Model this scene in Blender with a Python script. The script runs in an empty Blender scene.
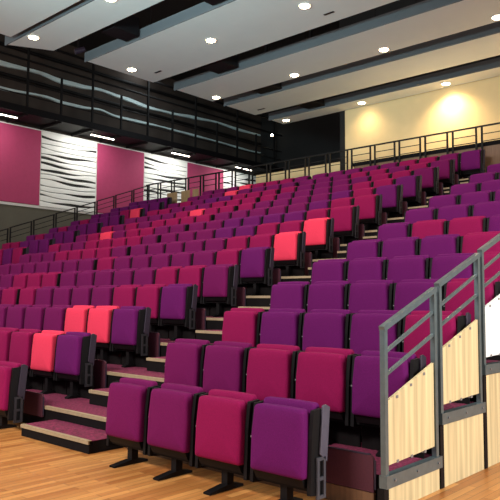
import bpy, bmesh, math, random
from mathutils import Vector, Matrix
random.seed(7)
SC = bpy.context.scene
C = SC.collection
PI = math.pi

# ------------------------------------------------------------------ scene dimensions (metres; X along the rows, Y up the stand)
P, DEP, RISE = .56, .8236, .3114
XK, XD, XC = -11.84 - 5*P, -6.03 - 8*P, -1.46 - 8*P       # left ends of the far, middle and near blocks left of the main aisle
def tier_z(n): return .235 + RISE*(n-2)
def tier_y(n): return .45 + DEP*(n-2)
CEIL = 7.5
WL = -17.5                                                # left wall
YB = 13.9                                                 # rear wall
ORD = ['', 'first', 'second', 'third', 'fourth', 'fifth', 'sixth', 'seventh', 'eighth', 'ninth', 'tenth', 'eleventh',
       'twelfth', 'thirteenth', 'fourteenth', 'fifteenth', 'sixteenth', 'seventeenth', 'eighteenth', 'nineteenth', 'twentieth',
       'twenty-first', 'twenty-second', 'twenty-third', 'twenty-fourth']

# ------------------------------------------------------------------ materials
def lin(c):
    return tuple((x/12.92 if x <= .04045 else ((x+.055)/1.055)**2.4) for x in [v/255 for v in c])
def mat(name, rgb, rough=.6, metal=0, spec=.5, var=.0, scale=30, bump=0, bscale=200, emit=0, stretch=None, sheen=0):
    m = bpy.data.materials.new(name); m.use_nodes = True
    nt = m.node_tree; b = nt.nodes['Principled BSDF']; L = nt.links
    col = lin(rgb)
    b.inputs['Base Color'].default_value = (*col, 1)
    b.inputs['Roughness'].default_value = rough
    b.inputs['Metallic'].default_value = metal
    b.inputs['Specular IOR Level'].default_value = spec
    if sheen:
        b.inputs['Sheen Weight'].default_value = sheen
        b.inputs['Sheen Roughness'].default_value = .5
        b.inputs['Sheen Tint'].default_value = (*[min(1, c*2+.15) for c in col], 1)
    tc = nt.nodes.new('ShaderNodeTexCoord')
    src = tc.outputs['Object']
    if stretch:
        mp = nt.nodes.new('ShaderNodeMapping'); mp.inputs['Scale'].default_value = stretch
        L.new(src, mp.inputs['Vector']); src = mp.outputs['Vector']
    if var:
        n = nt.nodes.new('ShaderNodeTexNoise'); n.inputs['Scale'].default_value = scale; n.inputs['Detail'].default_value = 4
        L.new(src, n.inputs['Vector'])
        r = nt.nodes.new('ShaderNodeValToRGB')
        r.color_ramp.elements[0].position = .3; r.color_ramp.elements[1].position = .7
        r.color_ramp.elements[0].color = (*[c*(1-var) for c in col], 1)
        r.color_ramp.elements[1].color = (*[min(1, c*(1+var)) for c in col], 1)
        L.new(n.outputs['Fac'], r.inputs['Fac']); L.new(r.outputs['Color'], b.inputs['Base Color'])
    if bump:
        n2 = nt.nodes.new('ShaderNodeTexNoise'); n2.inputs['Scale'].default_value = bscale
        L.new(src, n2.inputs['Vector'])
        bp = nt.nodes.new('ShaderNodeBump'); bp.inputs['Strength'].default_value = bump; bp.inputs['Distance'].default_value = .004
        L.new(n2.outputs['Fac'], bp.inputs['Height']); L.new(bp.outputs['Normal'], b.inputs['Normal'])
    if emit:
        b.inputs['Emission Color'].default_value = (*col, 1); b.inputs['Emission Strength'].default_value = emit
    return m

FAB = {
 'V': mat('violet_fabric', (96, 10, 86), .85, var=.16, scale=160, bump=.3, bscale=350, spec=.2, sheen=.03),
 'P': mat('plum_fabric', (106, 8, 76), .85, var=.16, scale=160, bump=.3, bscale=350, spec=.2, sheen=.03),
 'M': mat('crimson_fabric', (134, 6, 70), .85, var=.14, scale=160, bump=.3, bscale=350, spec=.2, sheen=.03),
 'C': mat('coral_fabric', (228, 58, 88), .85, var=.08, scale=160, bump=.3, bscale=350, spec=.2, sheen=.03),
}
BLACK = mat('black_steel', (15, 12, 14), .6, 0, .2, var=.2, scale=20)
GREYL = mat('hinge_steel_lit', (84, 84, 92), .4, .4, var=.1, scale=20)  # hinge steel with the side window's light put into its colour
SIDEL = mat('violet_shell_lit', (82, 78, 92), .5, .1, var=.1, scale=20)  # shell colour lightened to stand for light from the side window
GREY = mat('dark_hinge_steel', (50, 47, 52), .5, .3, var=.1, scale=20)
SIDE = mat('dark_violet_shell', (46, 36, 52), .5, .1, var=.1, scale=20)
STEEL = mat('slate_steel', (104, 118, 122), .28, .5, var=.12, scale=15)
DSTEEL = mat('dark_rail_steel', (19, 16, 16), .6, 0, .25, var=.15, scale=15)
PLATE = mat('number_plate_grey', (120, 116, 116), .4)
CARPET = mat('plum_carpet', (116, 28, 64), .95, var=.6, scale=38, bump=.5, bscale=240)
PLUMP = mat('plum_panel', (74, 26, 42), .75, var=.12, scale=60)
NOSE = mat('cream_nosing', (164, 144, 114), .6, var=.1, scale=40)
RISER = mat('black_riser', (17, 13, 14), .8, 0, .15, var=.2, scale=20)
ASH = mat('pale_ash_panel', (206, 186, 142), .45, var=.3, scale=3.2, stretch=(4, 5, .22))
WHITEL = mat('white_infill', (240, 240, 238), .4, var=.02, scale=4)  # plain white for the third side rail's infill
TAN = mat('tan_wood', (150, 122, 84), .5, var=.2, scale=6, stretch=(8, 3, .5))
BROWNW = mat('brown_parapet_wood', (116, 84, 60), .5, var=.2, scale=5, stretch=(9, 2, .4))
CREAM = mat('cream_plaster', (212, 186, 140), .9, var=.03, scale=3)
CLOUD = mat('ceiling_panel_grey', (208, 212, 206), .9, var=.02, scale=2)
CLOUDE = mat('ceiling_panel_edge', (84, 84, 86), .9, var=.03, scale=3)
ROOF = mat('black_roof', (20, 18, 18), .9, var=.3, scale=1)
DWALL = mat('dark_wall', (56, 46, 40), .9, var=.3, scale=1.2)
LOWW = mat('olive_grey_wall', (92, 88, 76), .9, var=.08, scale=2)
WHITEW = mat('white_wall', (236, 236, 230), .8, var=.02, scale=2)
PINK = mat('pink_panel', (172, 58, 100), .75, var=.04, scale=8, bump=.1)
WAVE = mat('white_wave_board', (242, 242, 236), .6, var=.02, scale=5)
GROOVE = mat('dark_groove', (46, 44, 42), .9)
RIB = mat('pale_wavy_slat', (206, 222, 222), .6, var=.06, scale=4)
LAMP = mat('warm_lamp_lens', (255, 232, 190), .4, emit=30)
TUBE = mat('fluorescent_tube', (255, 240, 225), .4, emit=6)
RING = mat('lamp_ring', (220, 216, 205), .4)

def floor_mat():
    m = bpy.data.materials.new('oak_strip_floor'); m.use_nodes = True
    nt = m.node_tree; b = nt.nodes['Principled BSDF']; L = nt.links
    tc = nt.nodes.new('ShaderNodeTexCoord')
    mp = nt.nodes.new('ShaderNodeMapping'); mp.inputs['Rotation'].default_value = (0, 0, PI/2)
    L.new(tc.outputs['Object'], mp.inputs['Vector'])
    br = nt.nodes.new('ShaderNodeTexBrick')
    br.offset = .37; br.inputs['Scale'].default_value = 1
    br.inputs['Brick Width'].default_value = .62; br.inputs['Row Height'].default_value = .07
    br.inputs['Mortar Size'].default_value = .0016; br.inputs['Bias'].default_value = 0
    br.inputs['Color1'].default_value = (*lin((226, 160, 90)), 1); br.inputs['Color2'].default_value = (*lin((176, 108, 52)), 1)
    br.inputs['Mortar'].default_value = (*lin((96, 56, 28)), 1)
    L.new(mp.outputs['Vector'], br.inputs['Vector'])
    mp2 = nt.nodes.new('ShaderNodeMapping'); mp2.inputs['Scale'].default_value = (26, 2.2, 1)
    L.new(tc.outputs['Object'], mp2.inputs['Vector'])
    n = nt.nodes.new('ShaderNodeTexNoise'); n.inputs['Scale'].default_value = 1; n.inputs['Detail'].default_value = 5
    L.new(mp2.outputs['Vector'], n.inputs['Vector'])
    r = nt.nodes.new('ShaderNodeValToRGB')
    r.color_ramp.elements[0].color = (.62, .6, .58, 1); r.color_ramp.elements[1].color = (1.2, 1.2, 1.2, 1)
    L.new(n.outputs['Fac'], r.inputs['Fac'])
    mx = nt.nodes.new('ShaderNodeMix'); mx.data_type = 'RGBA'; mx.blend_type = 'MULTIPLY'; mx.inputs['Factor'].default_value = 1
    L.new(br.outputs['Color'], mx.inputs['A']); L.new(r.outputs['Color'], mx.inputs['B'])
    L.new(mx.outputs['Result'], b.inputs['Base Color'])
    b.inputs['Roughness'].default_value = .38
    return m
OAK = floor_mat()

# ------------------------------------------------------------------ mesh helpers
def bx(bm, x0, x1, y0, y1, z0, z1):
    v = [bm.verts.new((x, y, z)) for x in (x0, x1) for y in (y0, y1) for z in (z0, z1)]
    for f in ((0, 1, 3, 2), (4, 6, 7, 5), (0, 4, 5, 1), (2, 3, 7, 6), (0, 2, 6, 4), (1, 5, 7, 3)):
        bm.faces.new([v[i] for i in f])
def bar(bm, a, b, w, h):
    """rectangular bar from a to b, w wide sideways and h deep across"""
    a, b = Vector(a), Vector(b); d = (b-a).normalized()
    up = Vector((0, 0, 1)) if abs(d.z) < .95 else Vector((0, 1, 0))
    s = d.cross(up).normalized()*(w/2); t = s.cross(d).normalized()*(h/2)
    r = []
    for p in (a, b):
        r.append([bm.verts.new(p+s*i+t*j) for i, j in ((-1, -1), (1, -1), (1, 1), (-1, 1))])
    for k in range(4):
        bm.faces.new((r[0][k], r[0][(k+1) % 4], r[1][(k+1) % 4], r[1][k]))
    bm.faces.new(r[0][::-1]); bm.faces.new(r[1])
def tube(bm, a, b, rad, n=10):
    a, b = Vector(a), Vector(b); d = (b-a).normalized()
    up = Vector((0, 0, 1)) if abs(d.z) < .95 else Vector((0, 1, 0))
    s = d.cross(up).normalized(); t = s.cross(d)
    r = [[bm.verts.new(p+(s*math.cos(2*PI*k/n)+t*math.sin(2*PI*k/n))*rad) for k in range(n)] for p in (a, b)]
    for k in range(n): bm.faces.new((r[0][k], r[0][(k+1) % n], r[1][(k+1) % n], r[1][k]))
    bm.faces.new(r[0][::-1]); bm.faces.new(r[1])
def prism(bm, pts, d):
    """closed outline pts (3D) pushed along d"""
    d = Vector(d); a = [bm.verts.new(p) for p in pts]; b = [bm.verts.new(Vector(p)+d) for p in pts]
    n = len(pts); bm.faces.new(a[::-1]); bm.faces.new(b)
    for k in range(n): bm.faces.new((a[k], a[(k+1) % n], b[(k+1) % n], b[k]))
def rrect(w0, w1, h, r, n=5, bulge=.004):
    """rounded outline, w0 wide at the bottom, w1 at the top, h tall, centred on x=0, z from 0"""
    o = []
    cs = [(w0/2-r*.7, r*.7, -PI/2, r*.7), (w1/2-r, h-r, 0, r), (-w1/2+r, h-r, PI/2, r), (-w0/2+r*.7, r*.7, PI, r*.7)]
    for q, (cx, cz, a0, rr) in enumerate(cs):
        for k in range(n+1):
            a = a0+PI/2*k/n; o.append((cx+rr*math.cos(a), cz+rr*math.sin(a)))
        if q == 1: o.append((0, h+bulge))
        if q == 0: o.append((w0/4+w1/4+bulge*2, h*.55))
        if q == 2: o.append((-w0/4-w1/4-bulge*2, h*.55))
    return o
def cushion(bm, w0, w1, h, thick, r, y0=0, z0=0, tilt=0, soft=.02):
    out = rrect(w0, w1, h, r)
    rings = [(soft*4.5, -.011), (soft*1.6, -.004), (soft*.55, soft*.25), (soft*.12, soft*.75), (0, soft*1.6), (0, thick-soft), (soft*.3, thick-soft*.3), (soft, thick)]
    rs = []
    for ins, y in rings:
        kx, kz = 1-2*ins/w0, 1-2*ins/h
        rs.append([bm.verts.new((x*kx, y0+y+tilt*z, z0+(z-h/2)*kz+h/2)) for x, z in out])
    n = len(out)
    for a, b in zip(rs, rs[1:]):
        for k in range(n): bm.faces.new((a[k], a[(k+1) % n], b[(k+1) % n], b[k]))
    c0 = bm.verts.new((0, y0-.013+tilt*h/2, z0+h/2))
    for k in range(n): bm.faces.new((rs[0][(k+1) % n], rs[0][k], c0))
    bm.faces.new(rs[-1])
def obj(name, bm, m, parent=None, loc=None, smooth=False, bevel=0):
    bmesh.ops.recalc_face_normals(bm, faces=bm.faces)
    if smooth:
        for f in bm.faces: f.smooth = True
    me = bpy.data.meshes.new(name); bm.to_mesh(me); bm.free(); me.materials.append(m)
    o = bpy.data.objects.new(name, me); C.objects.link(o)
    if parent: o.parent = parent
    if loc: o.location = loc
    if bevel:
        md = o.modifiers.new('bevel', 'BEVEL'); md.width = bevel; md.segments = 2; md.limit_method = 'ANGLE'
    return o
def boxobj(name, b, m, parent=None, bevel=0):
    """box (x0,x1,y0,y1,z0,z1); top-level boxes get their origin at the bottom centre"""
    bm = bmesh.new()
    if parent: bx(bm, *b); return obj(name, bm, m, parent, bevel=bevel)
    cx, cy, cz = (b[0]+b[1])/2, (b[2]+b[3])/2, b[4]
    bx(bm, b[0]-cx, b[1]-cx, b[2]-cy, b[3]-cy, 0, b[5]-cz)
    return obj(name, bm, m, loc=(cx, cy, cz), bevel=bevel)
def tag(o, label, cat, group=None, kind=None):
    o['label'] = label; o['category'] = cat
    if group: o['group'] = group
    if kind: o['kind'] = kind
    return o
def thing(name, label, cat, loc, group=None):
    o = bpy.data.objects.new(name, None); C.objects.link(o); o.location = loc; o.empty_display_size = .1
    return tag(o, label, cat, group)
def struct(name, b, m):
    o = boxobj(name, b, m); o['kind'] = 'structure'; return o

# ------------------------------------------------------------------ room shell
struct('floor', (-17.7, 9, -9, 22.6, -.2, 0), OAK)
struct('ceiling', (-17.7, 9, -2, 22.6, 11.6, 11.8), ROOF)
struct('wall_left', (WL-.2, WL, -2, 22.4, 0, 11.6), DWALL)
struct('wall_far', (WL-.2, -6.3, 22.4, 22.6, 0, 11.6), ROOF)
struct('wall_rear', (-6.5, 9, YB, YB+.2, 0, 7.9), CREAM)
struct('wall_upper', (-6.5, 9, YB, YB+.2, 7.9, 11.6), ROOF)
struct('wall_return', (-6.7, -6.5, YB, 22.4, 0, 11.6), ROOF)
struct('wall_half', (-10.3, -6.7, YB, YB+.2, 0, 5.88), CREAM)
struct('trim_lower', (WL, WL+.03, -2, 22.4, 0, 4.86), LOWW)
struct('trim_white', (WL, WL+.05, -2, 22.4, 4.87, 7.9), WHITEW)

# ------------------------------------------------------------------ left wall panels
yp = [2.2, 4.64, 7.08, 9.54, 12.06, 14.53, 17.06, 19.5, 21.95]
order = ['front edge of the photograph', 'nearest to the stage']
pn = {2: 'big pink wall panel nearest the front, at the left edge of the photo', 4: 'pink wall panel between two white wave panels, middle of the three',
      6: 'pink wall panel farthest back, half hidden by the rear railing'}
wn = {3: 'white wave panel nearest the front, between the two big pink panels', 5: 'white wave panel with dark ripples, middle of the left wall',
      7: 'white wave panel farthest back beside the dark rear opening'}
def wave_panel(y0, y1, label, seed):
    t = thing('wave_panel', label, 'wall panel', (WL+.05, (y0+y1)/2, 4.95), 'white wave panels on the left wall')
    w = y1-y0
    boxobj('backing', (-.004, .01, -w/2+.01, w/2-.01, 0, 2.86), GROOVE, t)
    rnd = random.Random(seed); n = 14; M = 30; bm = bmesh.new()
    ph = [rnd.uniform(0, 6.28) for _ in range(n+1)]; am = [rnd.uniform(.02, .05) for _ in range(n+1)]
    gp = [rnd.uniform(0, 6.28) for _ in range(n+1)]
    def mid(k, u): return 2.86*k/n + (0 if k in (0, n) else am[k]*math.sin(u*4.4+ph[k]*.45+1) + .018*math.sin(u*9+ph[k]))
    def gap(k, u): return .004 if k in (0, n) else 0.011+.05*max(0, math.sin(u*3.4+gp[k]))**1.3*.85
    for k in range(n):
        cols = []
        for j in range(M+1):
            u = j/M; y = -w/2+.02+(w-.04)*u
            z0 = mid(k, u)+gap(k, u); z1 = mid(k+1, u)-gap(k+1, u); zc = (z0+z1)/2
            cols.append([bm.verts.new(q) for q in ((.01, y, z0), (.05, y, z0+.004), (.054, y, zc), (.05, y, z1-.004), (.01, y, z1))])
        for a, b in zip(cols, cols[1:]):
            for q in range(4): bm.faces.new((a[q], b[q], b[q+1], a[q+1]))
        for c in (cols[0], cols[-1]): bm.faces.new(c)
    obj('wavy_boards', bm, WAVE, t)
for k in range(2, 8):
    y0, y1 = yp[k], yp[k+1]
    if k % 2 == 0:
        t = thing('pink_wall_panel', pn[k], 'wall panel', (WL+.05, (y0+y1)/2, 4.97), 'pink panels on the left wall')
        w = y1-y0
        boxobj('fabric_face', (0, .06, -w/2+.02, w/2-.02, 0, 2.87), PINK, t, bevel=.012)
        bm = bmesh.new()
        for s in (-1, 1): bx(bm, 0, .05, s*(w/2-.008)-.008, s*(w/2-.008)+.008, -.02, 2.87)
        obj('edge_trim', bm, WHITEW, t)
    else:
        wave_panel(y0, y1, wn[k], k)

# ------------------------------------------------------------------ lighting gallery on the left wall
GX = -16.05
g = thing('lighting_gallery', 'long black steel lighting gallery above the pink and white wall panels', 'gallery', (GX, 12, 8))
boxobj('deck', (-1.4, 0, -12, 10.4, 0, .12), BLACK, g)
boxobj('edge_beam', (0, .06, -12, 10.4, -.05, .2), BLACK, g)
for z, r in ((1.05, .025), (.62, .02), (1.9, .04), (2.6, .05)):
    bm = bmesh.new(); tube(bm, (-.02, -12, z), (-.02, 10.4, z), r); obj('rail', bm, DSTEEL, g)
yy = -5.2; k = 0
while yy < 10:
    bm = bmesh.new(); bx(bm, -.05, .03, yy-.03, yy+.03, .1, 2.75 if k % 2 else 1.6); obj('post', bm, DSTEEL, g)
    bm = bmesh.new(); bar(bm, (-1.4, yy, -.06), (0, yy, -.06), .07, .1); obj('bracket', bm, DSTEEL, g)
    yy += 1.36; k += 1
# strip lights under the gallery
sl = ['at the left edge of the photo', 'above the second pink panel', 'above the farther pink panel', 'farthest back by the dark rear opening']
for i, (a, b) in enumerate(((6.7, 7.95), (11.0, 12.1), (15.15, 16.2), (19.2, 20.4))):
    t = thing('strip_light', 'slim white strip light under the gallery, ' + sl[i], 'light', (-16.3, (a+b)/2, 7.8), 'strip lights under the gallery')
    h = (b-a)/2
    boxobj('housing', (-.05, .05, -h, h, .02, .085), BLACK, t)
    boxobj('hanger', (-.015, .015, -.3, .3, .085, .092), BLACK, t)
    boxobj('tube', (-.03, .03, -h+.02, h-.02, -.01, .02), TUBE, t)
# wavy pale slats on the wall behind the gallery
def ribbon(prof, thick, label):
    bm = bmesh.new(); N = 120; rows = []; y0, y1 = 6.4, 22.3
    def lerp(y):
        for (ya, za), (yb, zb) in zip(prof, prof[1:]):
            if y <= yb or yb == prof[-1][0]:
                u = min(1, max(0, (y-ya)/(yb-ya))); u = u*u*(3-2*u); return za+(zb-za)*u
    for j in range(N+1):
        y = y0+(y1-y0)*j/N; zz = lerp(y)-prof[0][1]; th = thick*(1.1-.035*(y-y0))*(1+.25*math.sin(y*1.9))
        rows.append([bm.verts.new(q) for q in ((.0, y-13, zz-th/2), (.07, y-13, zz-th*.4), (.07, y-13, zz+th*.4), (.0, y-13, zz+th/2))])
    for a, b in zip(rows, rows[1:]):
        for q in range(4): bm.faces.new((a[q], b[q], b[(q+1) % 4], a[(q+1) % 4]))
    bm.faces.new(rows[0]); bm.faces.new(rows[-1])
    o = obj('wavy_slat', bm, RIB, loc=(WL+.004, 13, prof[0][1])); tag(o, label, 'wall trim', 'wavy slats behind the gallery')
ribbon([(6.4, 10.02), (7.8, 10.06), (9.4, 10.11), (10.3, 10.02), (11.2, 10.04), (12.2, 10.12), (13.3, 10.06), (14.9, 9.95), (16.0, 9.98), (17.6, 10.09), (19, 10.17), (20.8, 10.12), (22.3, 10.14)], .17,
       'thick pale wavy slat high on the left wall, upper of the two')
ribbon([(6.4, 9.08), (7.9, 9.13), (9.7, 9.23), (10.5, 9.17), (11.3, 9.19), (12.2, 9.28), (13, 9.18), (15.8, 9.23), (19, 9.22), (21.5, 9.17), (22.3, 9.2)], .11,
       'thin pale wavy slat behind the gallery rails, lower of the two')
# dark service pipes on the wall
for z, l in ((10.75, 'dark service pipe under the roof along the left wall, upper one'), (9.65, 'dark service pipe running between the two wavy slats')):
    bm = bmesh.new(); tube(bm, (0, -9, 0), (0, 9.2, 0), .07); tag(obj('service_pipe', bm, DSTEEL, loc=(WL+.12, 13, z)), l, 'pipe', 'service pipes on the left wall')

# ------------------------------------------------------------------ hanging ceiling panels with downlights
panels = [(.7, 3.8, 'teal-tinted ceiling panel nearest the camera, cut by the top left corner'),
          (3.97, 4.92, 'narrow ceiling panel right behind the corner panel at top left'),
          (5.88, 8.06, 'widest grey ceiling panel, third from the front with three lamps'),
          (8.92, 10.4, 'fourth ceiling panel from the front with warm lamps in a row'),
          (11.0, 12.37, 'fifth ceiling panel from the front, without any lamps'),
          (13.18, 13.86, 'slim ceiling panel along the cream rear wall')]
XL0, XL1 = -9.0, 8.5
for i, (y0, y1, lab) in enumerate(panels):
    t = thing('ceiling_panel', lab, 'ceiling panel', (XL0, y0, CEIL), 'hanging ceiling panels')
    bm = bmesh.new(); sk = -.5 if i == 1 else 0; prism(bm, [(sk, .015, 0), (XL1-XL0, .015, 0), (XL1-XL0, y1-y0, 0), (0, y1-y0, 0)], (0, 0, .24)); obj('board', bm, CLOUD, t, bevel=.008)
    bm = bmesh.new(); bx(bm, sk-.1, XL1-XL0, -.01, .012, -.0, .25); obj('front_edge', bm, CLOUDE, t)
    for xx in (1.2, 6.2, 11.2):
        bm = bmesh.new(); tube(bm, (xx, (y1-y0)/2, .24), (xx, (y1-y0)/2, 4.1), .012, 6); obj('suspension_rod', bm, BLACK, t)
    if i == 2:
        for xx, yo in ((.78, 1.7), (6.3, 1.75)): boxobj('vent', (xx-.13, xx+.13, yo-.03, yo+.03, -.006, .004), BLACK, t)
    if i == 4: boxobj('vent', (.45, .75, .95, 1.02, -.006, .004), BLACK, t)
dl = bmesh.new(); tube(dl, (0, 0, -.012), (0, 0, .0), .14, 20)
ring0 = obj('ring', dl, RING); ln = bmesh.new(); tube(ln, (0, 0, -.022), (0, 0, -.012), .105, 20); lens0 = obj('lens', ln, LAMP)
lx = [-8.6, -5.62, -2.87, -.1, 2.65, 5.4]
rowname = {4.15: 'narrow panel at top left', 7.0: 'widest ceiling panel', 10.16: 'fourth ceiling panel', 13.5: 'slim panel by the rear wall'}
inview = {4.15: 2, 7.0: 3, 10.16: 4, 13.5: 3}
first = True
def spot(name, loc, target, watt, col, ang, blend=.6, rad=.06):
    d = bpy.data.lights.new(name, 'SPOT'); d.energy = watt; d.color = col; d.spot_size = ang; d.spot_blend = blend; d.shadow_soft_size = rad
    o = bpy.data.objects.new(name, d); C.objects.link(o); o.location = loc
    o.rotation_euler = (Vector(target)-Vector(loc)).to_track_quat('-Z', 'Y').to_euler(); return o
WARM = (1, .8, .55)
for y, nm in rowname.items():
    for k, x in enumerate(lx[:inview[y]]):
        t = thing('downlight', 'glowing round downlight in the %s, %s from its left end' % (nm, ORD[k+1]), 'light', (x, y, CEIL), 'ceiling downlights')
        for s in (ring0, lens0):
            c = s if first else s.copy()
            if not first: C.objects.link(c)
            c.parent = t
        first = False
    for x in lx:
        if y > 13: spot('rear_downlight_lamp', (x, y-.05, CEIL-.06), (x, y+.2, 6.5), {-2.87: 420, -5.62: 90, -8.6: 15}.get(x, 200), (1, .76, .43), 2.3, 1, .15)
        else: spot('downlight_lamp', (x, y, CEIL-.06), (x, y, 0), {4.15: 150, 7.0: 140}.get(y, 80), WARM, 2.0, .8)
# boxes for the visible pieces of a black beam, filling the gaps between the panels
for i, (x, ya, yb, w) in enumerate(((-7.05, 5.1, 5.82, .5), (-6.85, 8.2, 8.85, .75), (-7.1, 10.5, 10.93, .8), (-7.05, 12.5, 13.1, .65), (-4.1, 5.1, 5.82, .55))):
    lab = ['the second and third ceiling panels, near their left ends', 'the third and fourth ceiling panels', 'the fourth and fifth ceiling panels', 'the fifth ceiling panel and the slim rear one', 'the second and third ceiling panels, at the top edge'][i]
    t = thing('truss_box', 'black hanging box between ' + lab, 'stage equipment', (x, (ya+yb)/2, 7.5), 'black boxes between ceiling panels')
    h = (yb-ya)/2
    boxobj('case', (-w/2, w/2, -h, h, .04, .5), BLACK, t, bevel=.02)
    boxobj('hanger', (-.04, .04, -.04, .04, .5, 4.1), BLACK, t)
t = thing('stage_spotlight', 'small grey spotlight hanging in the dark gap at upper left', 'light', (-9.2, 5.75, 7.8), None)
bm = bmesh.new(); tube(bm, (0, -.1, -.06), (.08, .12, .05), .07, 12); obj('body', bm, SIDE, t, smooth=False)
boxobj('yoke', (-.02, .02, -.02, .02, .06, 3.8), BLACK, t)
t = thing('wall_lamp', 'small bright lamp beside the upper wavy slat at the far end', 'light', (WL+.9, 22.25, 10.0), None)
bm = bmesh.new(); tube(bm, (0, .15, 0), (.1, -.1, -.04), .09, 12); obj('body', bm, BLACK, t)
bm = bmesh.new(); tube(bm, (.1, -.1, -.04), (.12, -.13, -.05), .07, 12); obj('lens', bm, LAMP, t)

# ------------------------------------------------------------------ the tiered stand
XL, XR = -14.72, 2.76
st = thing('tiered_stand', 'stepped retractable seating stand with plum carpet tiers and cream nosings', 'seating stand', (-6, .45, 0))
ox, oy = -6, .45
for n in range(2, 16):
    y0 = tier_y(n); y1 = tier_y(n+1) if n < 15 else 12.4
    z = tier_z(n); zb = tier_z(n-1) if n > 2 else 0
    deck = boxobj('tier_deck', (XL-ox, XR-ox, y0-oy+.012, y1-oy+.012, z-.07, z), CARPET, st)
    boxobj('riser', (XL-ox, XR-ox, y0-oy-.0, y0-oy+.012, zb, z-.002), RISER, st)
    for a, b in ((-11.8, -10.5), (-1.49, -.0)):
        bm = bmesh.new(); bx(bm, a-ox, b-ox, y0-oy-.012, y0-oy+.03, z-.03, z+.005); obj('nosing', bm, NOSE, deck)
    # half step in each aisle
    hz = (z+zb)/2 if n > 2 else z/2; hy = y0-DEP/2
    for a, b in ((-11.76, -10.57), (-1.27, -.06)):
        hs = boxobj('half_step', (a-ox, b-ox, hy-oy+.012, y0-oy-.001, zb+.001, hz-.004), RISER, st)
        boxobj('half_step_tread', (a-ox, b-ox, hy-oy+.03, y0-oy-.001, hz-.004, hz), CARPET, hs)
        bm = bmesh.new(); bx(bm, a-ox, b-ox, hy-oy, hy-oy+.04, hz-.03, hz+.004); obj('nosing', bm, NOSE, hs)
boxobj('plinth', (.02-ox, 2.72-ox, -.034, -.012, 0, .115), BROWNW, st)
# upstanding kick panels at the front edge of each tier
kb = {'right of the main aisle': (.02, 2.72), 'left of the main aisle': (-10.48, -1.49), 'beyond the far aisle': (-14.7, -11.8)}
for n in range(2, 16):
    for s, (a, b) in kb.items():
        if s.startswith('beyond') and n < 7: continue
        y0 = tier_y(n); z = tier_z(n); zb = .12 if n == 2 else tier_z(n-1)+.06
        bm = bmesh.new(); w = b-a; h = z+.13-zb
        pts = [(-w/2, 0, 0), (w/2, 0, 0), (w/2, 0, h-.03)] + [(w/2-.03+.03*math.cos(q), 0, h-.03+.03*math.sin(q)) for q in (PI/8, PI/4, 3*PI/8, PI/2)] + [(-w/2, 0, h)]
        prism(bm, pts, (0, .022, 0))
        t = obj('kick_panel', bm, PLUMP, loc=((a+b)/2, y0-.036, zb))
        tag(t, 'low plum kick panel behind the %s row of seats, %s' % (ORD[n-1], s), 'panel', 'kick panels on the tiers')
        bm = bmesh.new(); bar(bm, (-w/2, .011, h+.002), (w/2-.03, .011, h+.002), .026, .008)
        bar(bm, (w/2+.001, .011, .02), (w/2+.001, .011, h-.03), .026, .008)
        obj('edge_strip', bm, SIDE, t)

# ------------------------------------------------------------------ side rails on the stand
def side_frame(n, X, infill, label, group, steel, bolts=True):
    z = tier_z(n); y = tier_y(n)-.05
    t = thing('side_rail', label, 'railing', (X, y, z), group)
    L = .775; zf, zr = .99, 1.272
    boxobj('front_post', (-.019, .019, 0, .04, 0.0151, zf), steel, t)
    boxobj('rear_post', (-.019, .019, L-.04, L, .0151, zr-.0), steel, t)
    bm = bmesh.new(); bar(bm, (0, -.002, zf+.0), (0, L+.002, zr+.0), .044, .036); obj('top_rail', bm, steel, t)
    for a, b in ((.835, 1.095), (.68, .925)):
        bm = bmesh.new(); bar(bm, (0, .04, a), (0, L-.04, b), .021, .021); obj('middle_rail', bm, steel, t)
    bm = bmesh.new(); bx(bm, -.03, .03, -.004, L+.035, -.07, .015); bb = obj('base_bracket', bm, steel, t)
    if bolts:
        for yb in (.1, .42, .74):
            bm = bmesh.new(); tube(bm, (.03, yb, -.025), (.038, yb, -.025), .009, 8); obj('bolt', bm, PLATE, bb)
    if infill:
        bm = bmesh.new(); prism(bm, [(-.009, .055, .075), (-.009, L-.05, .095), (-.009, L-.05, .715), (-.009, .055, .505)], (.018, 0, 0))
        ip = obj('infill_panel', bm, infill, t)
        for k in range(3):
            yy = .16+k*.2; zz = .505+(.21/.67)*(yy-.055)
            for zq in (zz-.02, .082):
                bm = bmesh.new(); bx(bm, -.012, .012, yy, yy+.03, zq-.008, zq+.012); obj('panel_clip', bm, PLATE, ip)
    return t
rn = {2: 'nearest the front right corner', 3: 'second from the front', 4: 'third from the front'}
for n in range(2, 5):
    side_frame(n, 2.806, ASH if n < 4 else WHITEL, 'steel side rail with %s infill, %s' % ('pale wood' if n < 4 else 'white', rn[n]), 'side rails right of the stand', STEEL)
    y = tier_y(n)-.05
    t = thing('side_cladding', 'pale wood cladding board below the side rail ' + rn[n], 'panel', (2.806, y, 0), 'cladding on the right of the stand')
    boxobj('board', (-.012, .012, .05, .79, .002, tier_z(n)-.078), ASH, t)
    boxobj('edge_column', (-.04, .014, -.012, .047, .002, tier_z(n)-.075), BLACK, t)
bm = bmesh.new()
for n in range(7, 17):
    side_frame(n, -14.78, None, 'dark stepped side rail at the far left of the stand, %s' % ('beside the %s row' % ORD[n] if n < 16 else 'behind the last row'), 'side rails left of the stand', DSTEEL, False)
bm.free()

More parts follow.
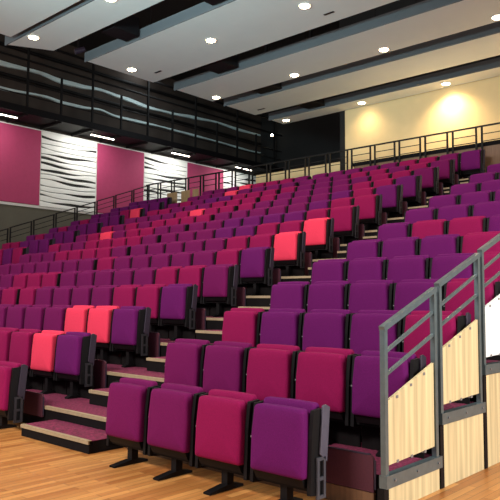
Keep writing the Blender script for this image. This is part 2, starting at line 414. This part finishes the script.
# ------------------------------------------------------------------ rail and parapet behind the last row
RY = 12.22
zt = tier_z(15)
x = -14.32; k = 0
while x < 1.2:
    k += 1
    t = thing('rear_rail', 'dark rail frame behind the last row, %s from the left end' % ORD[k], 'railing', (x, RY, zt+.003), 'rail frames behind the last row')
    w = .655
    for xx in (0, w-.04):
        boxobj('post', (xx, xx+.04, -.02, .02, 0, 1.47), DSTEEL, t)
    for zz, hh in ((1.47, .045), (1.27, .022), (1.09, .022)):
        bm = bmesh.new(); bar(bm, (-.0 if hh < .04 else -.05, 0, zz), (w if hh < .04 else w+.05, 0, zz), hh, hh*.8); obj('rail', bm, DSTEEL, t)
    x += .762
tp = [(-13.1, -12.57, 'first of three from the left'), (-12.33, -11.9, 'middle of three'), (-11.74, -11.45, 'narrowest of three')]
for a, b, l in tp:
    tag(boxobj('rail_infill_board', (a, b, RY-.06, RY-.03, zt+.5, zt+1.02), TAN, bevel=.004), 'tan board behind the last row near the left corner, ' + l, 'panel', 'tan boards by the left corner')
t = thing('rear_parapet', 'brown wooden parapet with a black cap under the cream rear wall', 'parapet', (-1, RY+.1, zt+.003))
boxobj('panel', (-4.15, 4, .0, .06, 0, .99), BROWNW, t)
boxobj('cap', (-4.17, 4, -.03, .1, .98, 1.08), RISER, t)

# ------------------------------------------------------------------ tip-up seats
def seat_meshes(top):
    """parts of a seat whose cushion top is `top` above its base; x=0 is the left edge of the cushion, y=0 its front face"""
    W, H = .472, .462; zb = top-H; d = {}
    for c, m in FAB.items():
        bm = bmesh.new(); cushion(bm, W, W-.03, H-.006, .085, .034, 0, zb, .05, .016)
        bmesh.ops.translate(bm, verts=bm.verts, vec=(W/2, -.012, 0)); d['seat_pad', c] = obj('seat_pad', bm, m, smooth=True)
        bm = bmesh.new(); cushion(bm, W+.008, W-.006, H+.0, .07, .03, .105, zb+.028, .05, .014)
        bmesh.ops.translate(bm, verts=bm.verts, vec=(W/2, 0, 0)); d['backrest', c] = obj('backrest', bm, m, smooth=True)
    def frame(x0):
        bm = bmesh.new()
        prism(bm, [(x0, .035, zb-.1), (x0, .2, zb-.12), (x0, .215, top-.12), (x0, .175, top-.005), (x0, .075, top-.012), (x0, .05, top-.2)], (.031, 0, 0))
        return obj('side_frame', bm, BLACK)
    d['side_frame', 0] = frame(-.035); d['side_frame', 1] = frame(W+.002)
    bm = bmesh.new(); bx(bm, -.034, W+.034, .07, .19, zb-.085, zb-.005)
    prism(bm, [(.02, .01, zb+.0), (.02, .1, zb-.0), (.02, .12, zb-.07), (.02, .04, zb-.06)], (W-.04, 0, 0))
    d['support_beam', 0] = obj('support_beam', bm, BLACK)
    if top > .7:
        bm = bmesh.new(); bx(bm, -.034, W+.034, .2, .215, .002, zb-.02); d['shade_panel', 0] = obj('shade_panel', bm, RISER)  # black sheet added to make the space under the seats dark
    bm = bmesh.new(); bx(bm, W/2-.03, W/2+.03, .085, .155, .03, zb-.07)
    y0, y1 = (-.1, .26) if top < .7 else (.02, .22)
    prism(bm, [(W/2-.035, y0, .002), (W/2-.035, y1, .002), (W/2-.035, y1, .018), (W/2-.035, .17, .04), (W/2-.035, .07, .04), (W/2-.035, y0, .016)], (.07, 0, 0))
    d['pedestal', 0] = obj('pedestal', bm, BLACK)
    bm = bmesh.new(); bx(bm, -.026, -.012, .03, .036, top-.25, top-.238); d['number_plate', 0] = obj('number_plate', bm, PLATE)
    # aisle end fittings
    bm = bmesh.new(); x0 = W+.036
    prism(bm, [(x0, .12, zb+.16), (x0, .2, zb+.1), (x0, .235, top-.0), (x0, .19, top+.022), (x0, .155, top+.015)], (.016, 0, 0))
    d['shell_side', 0] = obj('shell_side', bm, SIDE, bevel=.004)
    bm = bmesh.new()
    for a, b in (((.1, zb+.14), (.1, zb-.12)), ((.17, zb+.14), (.17, zb-.12)), ((.085, zb+.13), (.185, zb+.13)), ((.085, zb+.0), (.185, zb+.0)), ((.085, zb-.12), (.185, zb-.12))):
        bar(bm, (x0+.008, *a), (x0+.008, *b), .016 if a[0] == b[0] else .013, .024)
    d['hinge_plate', 0] = obj('hinge_plate', bm, GREY)
    return d
PR = {1: seat_meshes(.688), 2: seat_meshes(.755)}
CN = {'V': 'violet', 'P': 'plum', 'M': 'crimson', 'C': 'coral'}
used = set()
GRP = {'R': 'tip-up seats right of the main aisle', 'L': 'tip-up seats left of the main aisle', 'K': 'tip-up seats beyond the far aisle'}
def place(n, x, col, label, grp, end, zoff=None):
    t = thing('tip_up_seat', label, 'seat', (x, 0 if n == 1 else .8827+DEP*(n-2), 0 if n == 1 else tier_z(n)), grp)
    d = PR[1 if n == 1 else 2]
    for (nm, c), o in d.items():
        if isinstance(c, str) and c != col: continue
        if nm in ('shell_side', 'hinge_plate') and not end: continue
        key = (1 if n == 1 else 2, nm, c)
        if key in used or (n == 1 and nm in ('shell_side', 'hinge_plate')):
            o = o.copy(); C.objects.link(o)
        used.add(key); o.parent = t
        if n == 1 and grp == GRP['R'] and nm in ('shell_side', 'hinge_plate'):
            o.data = o.data.copy(); o.data.materials[0] = SIDEL if nm == 'shell_side' else GREYL  # front right end seat takes the copies painted as lit
# colours read row by row; '.' = out of the picture
R = {1: 'PPMV', 2: 'PPMMV', 3: 'MVVVM', 4: 'VVVVM', 5: 'VVVVM', 6: 'VVVM', 7: 'VMMV', 8: 'VVV', 9: 'VVV', 10: 'VV', 11: 'VV', 12: 'V'}
L = {1: '............PMPM', 2: '.........PMPMMCV', 3: '......PMPPPPPCCV', 4: '....PPPMMPPPPMMV', 5: '..PPPMMMPPPPPMMP', 6: '.PPPPPPPMPPPPPMV',
     7: 'PPPMMMMPPPPPPMMC', 8: 'MPPMMMMPPPPVVMMC', 9: 'PMCPMMPPPPVVVVMM', 10: 'MPMPMMMMPPPPPVMM', 11: 'PPPPMCMMMPPPPVMV', 12: 'MMPPPMMMMPPPPMMV',
     13: 'PMPVVMMMMPPPPMMP', 14: 'PPPCPPPPPPPMMPMP', 15: 'PPPCMMMPPPPPPMMPV'}
K = {8: '..MVM', 9: 'MMVVV', 10: 'VMVVV', 11: 'VMVVV', 12: 'VMVVV', 13: 'VVVMC', 14: 'VVVVV', 15: 'VVVV.'}
for n, s in R.items():
    for i, c in enumerate(s):
        x = .256+.571*i if n == 1 else P*i
        last = i == len(s)-1 and n < 6
        nxt = 'nearest the main aisle' if i == 0 else '%s seat right of the main aisle' % ORD[i+1]
        place(n, x, c, '%s tip-up seat in the %s row, %s' % (CN[c], ORD[n], nxt if i else 'first seat right of the main aisle'), GRP['R'], last)
for n, s in L.items():
    for i, c in enumerate(s):
        if c == '.': continue
        x = (XD+P*i if i < 8 else XC+P*(i-8)) - (.17 if n == 15 else 0)
        q = len(s)-i
        place(n, x, c, '%s tip-up seat in the %s row, %s seat left of the main aisle' % (CN[c], ORD[n], ORD[q]), GRP['L'], q == 1)
for n, s in K.items():
    for i, c in enumerate(s):
        if c == '.': continue
        e = len(s.rstrip('.'))-1
        place(n, XK+P*i, c, '%s tip-up seat in the %s row beyond the far aisle, %s from its left end' % (CN[c], ORD[n], ORD[i+1]), GRP['K'], i == e)
for d in PR.values():                                     # prototypes never used
    for o in d.values():
        if o.parent is None: bpy.data.objects.remove(o)

# ------------------------------------------------------------------ light
def area(name, loc, target, size, watt, col, sy=None):
    d = bpy.data.lights.new(name, 'AREA'); d.energy = watt; d.color = col; d.size = size
    if sy: d.shape = 'RECTANGLE'; d.size_y = sy
    o = bpy.data.objects.new(name, d); C.objects.link(o); o.location = loc
    o.rotation_euler = (Vector(target)-Vector(loc)).to_track_quat('-Z', 'Y').to_euler(); return o
area('front_fill_light', (0, -7, 7.5), (-4, 5, 2), 4, 1080, (1, .94, .88), 1.5)  # added fill from the front for the seats, no real fixture
area('front_fill_light', (-9, -6, 7.5), (-9, 6, 2), 4, 450, (1, .9, .82), 1.5)  # second added front fill, dimmer, for the left side
area('side_window_light', (8.2, 1, 2.6), (2.8, 2, .8), 3.5, 420, (1, 1, .97), 2)
for y in (7.3, 11.5, 15.7, 19.8): area('strip_light_lamp', (-16.3, y, 7.8), (WL, y, 6.3), 1.1, 80 if y < 8 else 112, (1, .98, .93), .08)
area('gallery_fill_light', (-16.6, 14, 11.3), (WL, 14, 9.4), .1, 170, (.85, .96, 1), 17)  # added unseen strip to brighten the wavy slats and upper wall
area('ceiling_fill_light', (-1, -5, 4.4), (-3.4, 1.4, 7.6), 3, 380, (.58, .92, 1), 1).data.spread = 1.12  # added cool fill to lift the front ceiling panels
area('rear_fill_light', (-1.2, 12.75, 5.0), (-2.4, 9.6, 7.5), 6, 85, (1, .74, .42), .08)  # added hidden strip, warms the undersides of the rear ceiling panels
w = bpy.data.worlds.new('world'); SC.world = w; w.use_nodes = True
w.node_tree.nodes['Background'].inputs[0].default_value = (.85, .95, 1, 1); w.node_tree.nodes['Background'].inputs[1].default_value = .4

# ------------------------------------------------------------------ camera
R_ = Vector((0.7431244462627894, 0.6691304526143443, 0.0055222052429569485)); U_ = Vector((0.04722639893117216, -0.06067717984721254, 0.9970395915357538))
F_ = U_.cross(R_)
cd = bpy.data.cameras.new('camera'); cam = bpy.data.objects.new('camera', cd); C.objects.link(cam)
cam.matrix_world = Matrix.Translation((5.1557, -3.5502, 1.411)) @ Matrix((R_, U_, -F_)).transposed().to_4x4()
cd.sensor_width = 36; cd.lens = 659.7038/500*36; cd.clip_end = 100
SC.camera = cam
SC.view_settings.view_transform = 'Standard'; SC.view_settings.look = 'None'; SC.view_settings.exposure = 0; SC.view_settings.gamma = 1
SC.view_settings.use_curve_mapping = False
